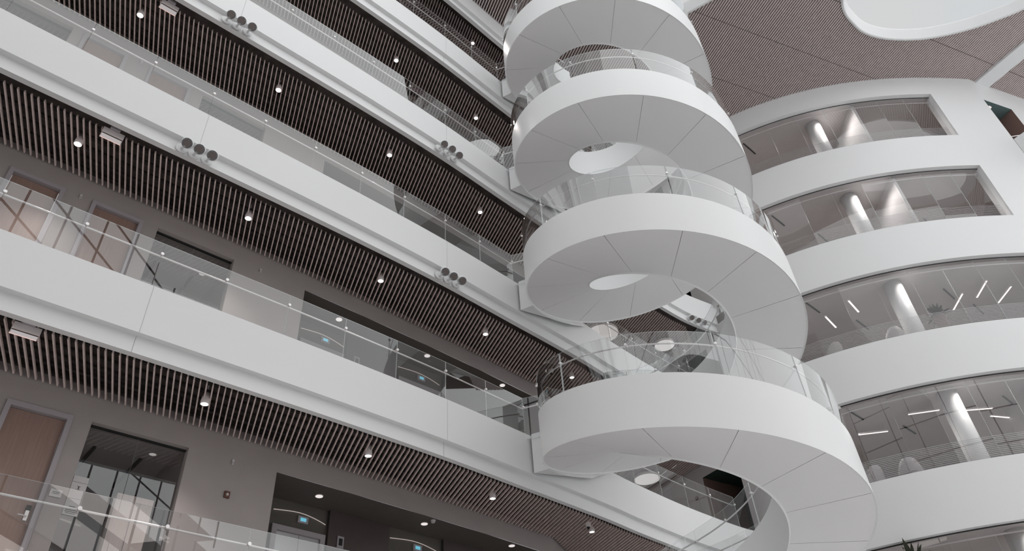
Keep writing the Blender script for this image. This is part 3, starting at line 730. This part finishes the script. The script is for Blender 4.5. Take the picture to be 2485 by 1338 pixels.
# ---------------------------------------------------------------- ceiling downlights over the galleries
def make_downlight():
    root = thing('downlight', 'round white downlight', 'light', W(0, 0, 0)); L = parent_loc(root)
    m = MB(); pr = [(.011, .0), (.015, -.012), (.0165, -.030), (.0165, -.044), (.0145, -.044)]
    rows = [[L+Vector((r*S*math.cos(a*math.pi/12), r*S*math.sin(a*math.pi/12), (z+.044)*S)) for a in range(24)] for r, z in pr]
    m.grid(rows, closed=True); m.build('housing', SIGNB, root, smooth=True)
    m = MB(); m.poly([L+Vector((.0145*S*math.cos(a*math.pi/12), .0145*S*math.sin(a*math.pi/12), .001*S)) for a in range(24)][::-1]); m.build('lens', LAMP, root)
    m = MB(); m.tube([L+Vector((0, 0, .044*S)), L+Vector((0, 0, .09*S))], .003*S, 8); m.build('stem', SIGNB, root)
    return root
first = None
DLP = [(-1.772, 1.956), (-1.218, 2.462), (-.690, 2.990), (-.180, 3.540), (.331, 4.083)]
ORD = ['leftmost', 'second from the left', 'middle', 'fourth from the left', 'rightmost']
for k in range(5):
    for i, (x, y) in enumerate(DLP):
        if k == 3 and i == 0 or k == 4 and i < 3: continue
        lab = 'round downlight under the slats above the %s gallery, %s' % (PANNAME[k], ORD[i])
        if first is None: first = make_downlight(); first.location = W(x, y, HB+k+.735); first['label'] = lab; first['group'] = 'downlights among the gallery ceiling slats'
        else: dup(first, W(x, y, HB+k+.735), lab, 'downlights among the gallery ceiling slats')
        l = bpy.data.lights.new('downlight_beam', 'SPOT'); l.energy = 120; l.spot_size = math.radians(95); l.spot_blend = .8; l.color = (1, .9, .86); l.shadow_soft_size = .06
        lo = bpy.data.objects.new('downlight_beam', l); COL.objects.link(lo); lo.location = W(x, y, HB+k+.728)
# lobby recessed lights
LB = [(-.948, 3.192), (-.527, 3.601), (-.112, 3.987)]
fl0 = None
for k in (0, 1):
    for i, (x, y) in enumerate(LB):
        lab = 'flat recessed light in the dark lobby ceiling, %s gallery, %s' % (PANNAME[k], ['leftmost', 'middle', 'rightmost'][i])
        z = HB+k+HEAD-.004
        if fl0 is None:
            fl0 = thing('recessed_light', lab, 'light', W(x, y, z), 'recessed lobby lights'); L = parent_loc(fl0)
            m = MB(); m.tube([L, L+Vector((0, 0, .003*S))], .0185*S, 28); m.build('trim_ring', SIGNB, fl0)
            m = MB(); m.tube([L+Vector((0, 0, -.0012*S)), L], .0165*S, 28); m.build('lens', LAMPD, fl0)
        else: dup(fl0, W(x, y, z), lab, 'recessed lobby lights')
m = MB(); m.tube([W(-.48, 3.574, HB+HEAD-.012), W(-.48, 3.574, HB+HEAD)], [.009*S, .013*S], 20); tag(m.build('smoke_detector', PAPER), 'small white smoke detector beside the middle light in the dark lobby ceiling', 'detector')
m = MB(); m.tube([W(.21+.10, 4.02, HB+.74), W(.31, 4.02, HB+.765)], [.012*S, .02*S], 20); 
o = m.build('dome_camera', SIGNB); tag(o, 'small dome camera under the slats near the right end of the lowest gallery', 'camera')
m = MB(); m.tube([W(.31, 4.02, HB+.728), W(.31, 4.02, HB+.742)], [.004*S, .011*S], 16); m.build('dome', BLACK, o)
m = MB(); m.tube([W(.20, 4.02, HB+1+.74), W(.20, 4.02, HB+1+.765)], [.012*S, .02*S], 20)
o = m.build('dome_camera', SIGNB); tag(o, 'small dome camera under the slats above the second gallery, seen through the stair glass', 'camera')
m = MB(); m.tube([W(.20, 4.02, HB+1+.728), W(.20, 4.02, HB+1+.742)], [.004*S, .011*S], 16); m.build('dome', BLACK, o)

# ---------------------------------------------------------------- big round ceiling discs
DL = [((.95, 5.66, 2.52), .105, 'large round white disc light under the slats beyond the lowest turn of the stair'), ((1.238, 5.271, 3.52), .085, 'round disc light under slats in the middle of the stair gap'), ((.70, 5.03, 3.52), .135, 'big round disc light left of the glass corner in the stair gap'), ((.66, 4.78, 2.55), .05, 'small round disc light behind the white gallery board under the middle turn')]
for (x, y, z), r, lab in DL:
    o = thing('disc_light', lab, 'light', W(x, y, z)); m = MB(); m.tube([W(x, y, z), W(x, y, z+.02)], r*S, 48); m.build('rim', SIGNB, o)
    m = MB(); m.tube([W(x, y, z-.002), W(x, y, z)], r*.97*S, 48); m.build('diffuser', DISC, o)

# ---------------------------------------------------------------- exit boxes
t44 = Vector((.72, .69)); n44 = Vector((-.69, .72))
ex0 = None
for k in range(3):
    lab = 'pale box emergency sign hanging under the slats of the %s gallery' % PANNAME[k]
    loc = W(-1.612, 1.925, HB+k+.735)
    if ex0 is None:
        ex0 = thing('emergency_sign', lab, 'sign', loc, 'box emergency signs under the slats'); L = Vector(loc)
        ax, ay = t44.to_3d()*S*.74, n44.to_3d()*S*.85
        m = MB(); m.box(L, ax*.056, ay*.022, (0, 0, .012*S)); m.build('body', SIGNB, ex0)
        m = MB(); m.box(L+ay*.007+Vector((0, 0, -.0125*S)), ax*.053, ay*.0125, (0, 0, .0007*S)); m.build('diffuser', SIGNG, ex0)
        m = MB(); m.box(L+ay*-.030+Vector((0, 0, .014*S)), ax*.026, ay*.010, (0, 0, .006*S)); m.build('mount', FRAME, ex0)
        m = MB(); m.box(L+ay*.0235+Vector((0, 0, -.008*S)), ax*.056, ay*.0015, (0, 0, .006*S)); m.build('lit_edge', SIGNE, ex0)
        m = MB(); m.box(L+ay*-.009+Vector((0, 0, -.0125*S)), ax*.054, ay*.0025, (0, 0, .001*S)); m.build('channel', DARKM, ex0)
    else: dup(ex0, loc, lab, 'box emergency signs under the slats')
# ---------------------------------------------------------------- spotlight trios on the white gallery edges
def make_spot(loc, lab):
    o = thing('spotlight', lab, 'light', loc, 'round white spotlights on the gallery edges'); L = Vector(loc)
    # local frame: +x along the edge, -y outwards
    m = MB(); m.tube([L+Vector((-.008*S, .040*S, -.002*S)), L+Vector((-.008*S, .046*S, -.002*S))], .0245*S, 32); m.build('base', WHITE, o, smooth=False)
    m = MB(); m.tube([L+Vector((-.008*S, .042*S, -.006*S)), L+Vector((-.008*S, .022*S, -.012*S)), L+Vector((0, .008*S, -.004*S))], .0055*S, 10); m.build('arm', WHITE, o, smooth=True)
    ax = Vector((-.25, -.62, -.78)).normalized(); rows = []
    a = ax.cross(Vector((1, 0, 0))).normalized(); b = ax.cross(a)
    for q in range(9):
        th = math.radians(5+q*14.5); r = .0255*S*math.sin(th); h = -.0255*S*math.cos(th)
        rows.append([L+ax*h+(a*math.cos(p*math.pi/14)+b*math.sin(p*math.pi/14))*r for p in range(28)])
    m = MB(); m.grid(rows, closed=True); m.build('head', WHITE, o, smooth=True)
    m = MB(); cc = L+ax*(.0255*S*.62); m.tube([cc, cc+ax*.003*S], .0155*S, 28); m.build('grille', SPEAK, o)
    return o
SPOTS = []
for k, xs in ((2, [(-1.353, 2.036), (-1.314, 2.074), (-1.272, 2.114)]), (3, [(-1.341, 2.022), (-1.300, 2.061), (-1.257, 2.100)]), (2, [(-.354, 3.015), (-.314, 3.058), (-.272, 3.101)]), (3, [(-.354, 2.981), (-.310, 3.025), (-.272, 3.079)]), (3, [(1.443, 4.995), (1.505, 5.040), (1.565, 5.080)])):
    for i, (x, y) in enumerate(xs):
        side = 'near the left end' if x < -1 else ('near the stair' if x < 0 else 'seen through the stair')
        g_ = (HB+k-.253)/(HB+k-.21)
        SPOTS.append((W(x*g_, y*g_, HB+k-.253), '%s spotlight of three on the %s white gallery edge, %s' % (['left', 'middle', 'right'][i], PANNAME[k], side), math.radians(44 if x < 0 else 33)))
sp0 = None
for loc, lab, ang in SPOTS:
    if sp0 is None: sp0 = make_spot(loc, lab); sp0.rotation_euler = (0, 0, ang)
    else: dup(sp0, loc, lab, 'round white spotlights on the gallery edges', ang)

# ---------------------------------------------------------------- small things on the left wall
def on_wall(x, y, z, off=.004):
    t = Vector((1.296-.1028*y, 1)).normalized(); return Vector((x, y)) + Vector((t.y, -t.x))*off, t, Vector((-t.y, t.x))
for (x, y, z), lab in (((-1.205, 2.79, 1.452), 'small white wall sensor beside the dark lobby of the lowest gallery'), ((-1.844, 2.177, 2.455), 'small white wall sensor between the two doors of the second gallery'), ((-1.24, 2.755, 2.462), 'small white wall sensor left of the lobby opening of the second gallery'), ((-1.842, 2.178, 3.462), 'small white wall sensor between the two doors of the third gallery')):
    p, t, n = on_wall(x, y, z); m = MB(); m.box(W(p.x, p.y, z), t.to_3d()*.0045*S, n.to_3d()*.003*S, (0, 0, .011*S)); o = m.build('wall_sensor', PAPER); tag(o, lab, 'sensor')
    m = MB(); m.box(W(p.x, p.y, z-.004)+(-n.to_3d())*.0035*S, t.to_3d()*.0025*S, n.to_3d()*.001*S, (0, 0, .003*S)); m.build('lens', FRAME, o)
def strobe(p, t, n, z, lab):
    m = MB(); m.box(W(p.x, p.y, z), t.to_3d()*.011*S, n.to_3d()*.004*S, (0, 0, .0135*S)); o = m.build('alarm_strobe', RED); tag(o, lab, 'alarm')
    m = MB(); m.tube([W(p.x, p.y, z)-n.to_3d()*.004*S, W(p.x, p.y, z)-n.to_3d()*.008*S], [.006*S, .004*S], 12); m.build('strobe_lens', PAPER, o)
p, t, n = on_wall(-1.204, 2.791, 1.30); strobe(p, t, n, 1.312, 'small brown fire alarm strobe on the grey wall between window and dark lobby')
strobe(E1+ED*.43-Vector((-ED.y, ED.x))*.004, ED, Vector((-ED.y, ED.x)), 2.335, 'small brown fire alarm on the pale wall beside the green corridor')
# notices on the window of the lowest gallery
A, B, t, n = wall_frame(*OPEN[3]); gz = A + n*.027
def sheet(u0, u1, z0, z1, name, lab, lines):
    m = MB(); c = gz + t*((u0+u1)/2); m.box(W(c.x, c.y, (z0+z1)/2), t.to_3d()*(u1-u0)/2*S, n.to_3d()*.0006*S, (0, 0, (z1-z0)/2*S)); o = m.build(name, PAPER); tag(o, lab, 'sign')
    m = MB()
    for (f0, f1, fz, h) in lines:
        a = u0+(u1-u0)*f0; b = u0+(u1-u0)*f1; c = gz+t*((a+b)/2)-n*.0009; z = z0+(z1-z0)*fz
        m.box(W(c.x, c.y, z), t.to_3d()*(b-a)/2*S, n.to_3d()*.0002*S, (0, 0, h*S))
    m.build('print', INK, o)
sheet(.006, .057, 1.119, 1.262, 'paper_notice', 'tall white printed notice inside the window of the lowest gallery', [(.02, .98, .84, .0004), (.40, .62, .74, .0008), (.47, .55, .70, .0045), (.35, .65, .655, .0007), (.1, .9, .42, .0004), (.3, .7, .22, .0012), (.12, .95, .17, .0011), (.12, .9, .13, .0011), (.12, .95, .09, .0011), (.2, .8, .05, .0008)])
A2, B2, t2, n2 = wall_frame(*OPEN[2])
c = B2 + t2*.028 - n2*.003; m = MB(); m.box(W(c.x, c.y, 1.172), t2.to_3d()*.019*S, n2.to_3d()*.001*S, (0, 0, .013*S)); o = m.build('room_sign', PAPER); tag(o, 'small white room sign on the wall between door and window of the lowest gallery', 'sign')
m = MB()
for dz in (.004, -.001): m.box(W(c.x, c.y, 1.172+dz)-n2.to_3d()*.0014*S, t2.to_3d()*.011*S, n2.to_3d()*.0003*S, (0, 0, .0007*S))
m.build('print', INK, o)
# pale cabinet and blind behind the window
c = A + t*.235 + n*.075; m = MB(); m.box(W(c.x, c.y, 1.0), t.to_3d()*.066*S, n.to_3d()*.03*S, (0, 0, .243*S)); o = m.build('cabinet', WOODL); tag(o, 'tall pale wooden cabinet behind the window of the lowest gallery', 'cabinet')
m = MB(); c2 = c - n*.031; m.box(W(c2.x, c2.y, 1.0), t.to_3d()*.0006*S, n.to_3d()*.001*S, (0, 0, .24*S)); m.build('door_gap', DARKM, o)
# room number lettering on the end wall, second gallery
cu = bpy.data.curves.new('wall_lettering', 'FONT'); cu.body = '401-4'; cu.size = .075*S; cu.extrude = .002*S; cu.materials.append(SPEAK)
tmp = bpy.data.objects.new('lettering_source', cu); COL.objects.link(tmp); bpy.context.view_layer.update()
lme = bpy.data.meshes.new_from_object(tmp); bpy.data.objects.remove(tmp); bpy.data.curves.remove(cu); lme.name = 'wall_lettering'
lt = bpy.data.objects.new('wall_lettering', lme); COL.objects.link(lt)
ex = ED.to_3d(); ez = Vector((0, 0, 1)); ey = ez; nn = ex.cross(ey)
mm_ = Matrix((ex, ey, nn)).transposed().to_4x4(); mm_.translation = W(E1.x+ED.x*.62-.004, E1.y+ED.y*.62-.004, 3.475); lt.matrix_world = mm_
tag(lt, 'dark lettering 401-4 on the pale wall seen through the stair glass', 'lettering')

# ---------------------------------------------------------------- plants and chairs in the right building
def plant(x, y, z, r, n, lab, pot=True):
    o = thing('potted_plant', lab, 'plant', W(x, y, z)); m = MB()
    for i in range(n):
        a = random.uniform(0, 6.283); el = random.uniform(.25, 1.35); L = r*random.uniform(.6, 1.1); pts = []
        for q in range(6):
            f = q/5; h = L*f; bend = -.5*f*f*L*(1-el/1.6)
            pts.append(W(x, y, z+.10)+Vector((math.cos(a)*h*math.cos(el), math.sin(a)*h*math.cos(el), h*math.sin(el)+bend))*S)
        side = Vector((-math.sin(a), math.cos(a), 0))*.013*S
        for q in range(5):
            w0 = math.sin(math.pi*(q/5*.85+.08)); w1 = math.sin(math.pi*((q+1)/5*.85+.08)) if q < 4 else .02
            m.quad(pts[q]-side*w0, pts[q]+side*w0, pts[q+1]+side*w1, pts[q+1]-side*w1)
    m.build('leaves', LEAF, o)
    if pot:
        m = MB(); m.tube([W(x, y, z-.03), W(x, y, z+.105)], [.035*S, .05*S], 20); m.build('pot', POT, o)
    m = MB(); m.tube([W(x, y, z+.08), W(x, y, z+.13)], .006*S, 8); m.build('stem', LEAF, o)
plant(3.26, 4.78, 3.16, .13, 46, 'dark spiky potted plant behind the third row of curved windows from the top')
plant(2.30, 4.72, 1.29, .22, 26, 'spiky plant whose leaf tips show at the bottom edge below the lowest curved band')
def chair(x, y, z, a, lab):
    o = thing('lounge_chair', lab, 'chair', W(x, y, z), 'pale chairs behind the curved windows'); ca, sa = math.cos(a), math.sin(a)
    def P(u, v, h): return W(x+ca*u-sa*v, y+sa*u+ca*v, z+h)
    rows = []
    for i in range(7):
        s_ = i/6; rows.append([P((j/8-.5)*.15, .05+.02*s_ - .10*(abs(j/8-.5)*2)**2*.6, .10+.22*s_*(1-.35*(abs(j/8-.5)*2)**3)) for j in range(9)])
    m = MB(); m.grid(rows); ob = m.build('backrest', CHAIRM, o, smooth=True); md = ob.modifiers.new('thickness', 'SOLIDIFY'); md.thickness = .03
    m = MB(); m.box(P(0, 0, .10), (ca*.07*S, sa*.07*S, 0), (-sa*.06*S, ca*.06*S, 0), (0, 0, .012*S)); m.build('seat', CHAIRM, o)
    for u in (-.055, .055):
        for v in (-.045, .045):
            m = MB(); m.tube([P(u, v, .0), P(u*.9, v*.9, .09)], .004*S, 8); m.build('leg', BLACK, o)
for i, (x, y, z, a) in enumerate(((2.84, 4.75, 2.82, 2.9), (2.42, 4.90, 2.82, 3.4), (3.92, 4.72, 2.81, 3.0), (2.36, 4.93, 1.82, 3.3), (2.58, 4.84, 1.82, 2.8))):
    chair(x, y, z, a, 'pale chair behind the %s row of curved windows, %s' % (('third from top', 'fourth from top')[i > 2], ['left of the round column', 'leftmost of its row', 'at the right picture edge', 'at the far left corner', 'second from the left corner'][i]))
# handrail and lamp in the balcony opening of the far corner
m = MB(); m.tube([qw(-.0+.03, 5.10, .12), qw(.33, 5.16, .02)], .005*S, 10); tag(m.build('handrail', STEEL), 'steel handrail crossing the small teal opening at the right picture edge', 'railing')
m = MB(); cl = qw(.05, 5.44, .02); m.tube([cl, cl+Vector((0, 0, .02*S))], [.016*S, .01*S], 16); tag(m.build('wall_lamp', LAMPD), 'small lit lamp at the corner of the teal opening at the far right', 'light')

# ---------------------------------------------------------------- added unseen office block behind the camera: blocks low light, feeds reflections; glazing above
YF = -1.0; XA, XB = -3.6, 5.9
m = MB(); m.box(W((XA+XB)/2, YF-.02, .02), ((XB-XA)/2*S, 0, 0), (0, .02*S, 0), (0, 0, .42*S)); 
for k in range(0, 3): m.box(W((XA+XB)/2, YF-.02, HB+k+.02), ((XB-XA)/2*S, 0, 0), (0, .02*S, 0), (0, 0, .20*S))
m.build('wall_added_front', WHITE, kind='structure')
m = MB()
for k in range(-1, 3):
    zf, zc = HB+k-.03, HB+k+.80
    m.poly([W(XA, YF, zc), W(XB, YF, zc), W(XB, YF-1.0, zc), W(XA, YF-1.0, zc)], 0)
    m.quad(W(XA, YF-1.0, zf), W(XB, YF-1.0, zf), W(XB, YF-1.0, zc), W(XA, YF-1.0, zc), 1)
    m.poly([W(XA, YF, zf), W(XB, YF, zf), W(XB, YF-1.0, zf), W(XA, YF-1.0, zf)], 2)
m.poly([W(XA, YF, HB+3), W(XB, YF, HB+3), W(XB, YF-1.0, HB+3), W(XA, YF-1.0, HB+3)], 0)
m.build('wall_added_offices', [CEILG, OFFW, DECK], kind='structure'); tb = MB()
for k in range(-1, 3):
    area('added_office_fill', (1.15, YF-.5, HB+k+.76), (0, 0, -1), (8*S, .6*S), 420, (1, .93, .90))  # added fill lamp inside the unseen office block
    for i in range(7):
        x = XA+.7+i*1.35+(.3 if k % 2 else 0); tb.box(W(x, YF-.35, HB+k+.785), (.12*S, .05*S, 0), (-.004*S, .01*S, 0), (0, 0, .004*S))
tb.build('trim_80', TUBE, kind='structure')  # glowing tubes of the added office block, there for reflections
m = MB()
for i in range(20):
    x = XA + (XB-XA)*i/19; m.box(W(x, YF, 1.6), (.006*S, 0, 0), (0, .012*S, 0), (0, 0, 2.0*S)); m.box(W(x, YF, 4.85), (.005*S, 0, 0), (0, .010*S, 0), (0, 0, 1.15*S))
for z in (HB+3.5, HB+4, HB+4.5, HB+5): m.box(W((XA+XB)/2, YF, z), ((XB-XA)/2*S, 0, 0), (0, .010*S, 0), (0, 0, .005*S))
m.build('window_40', BLACK, kind='structure')
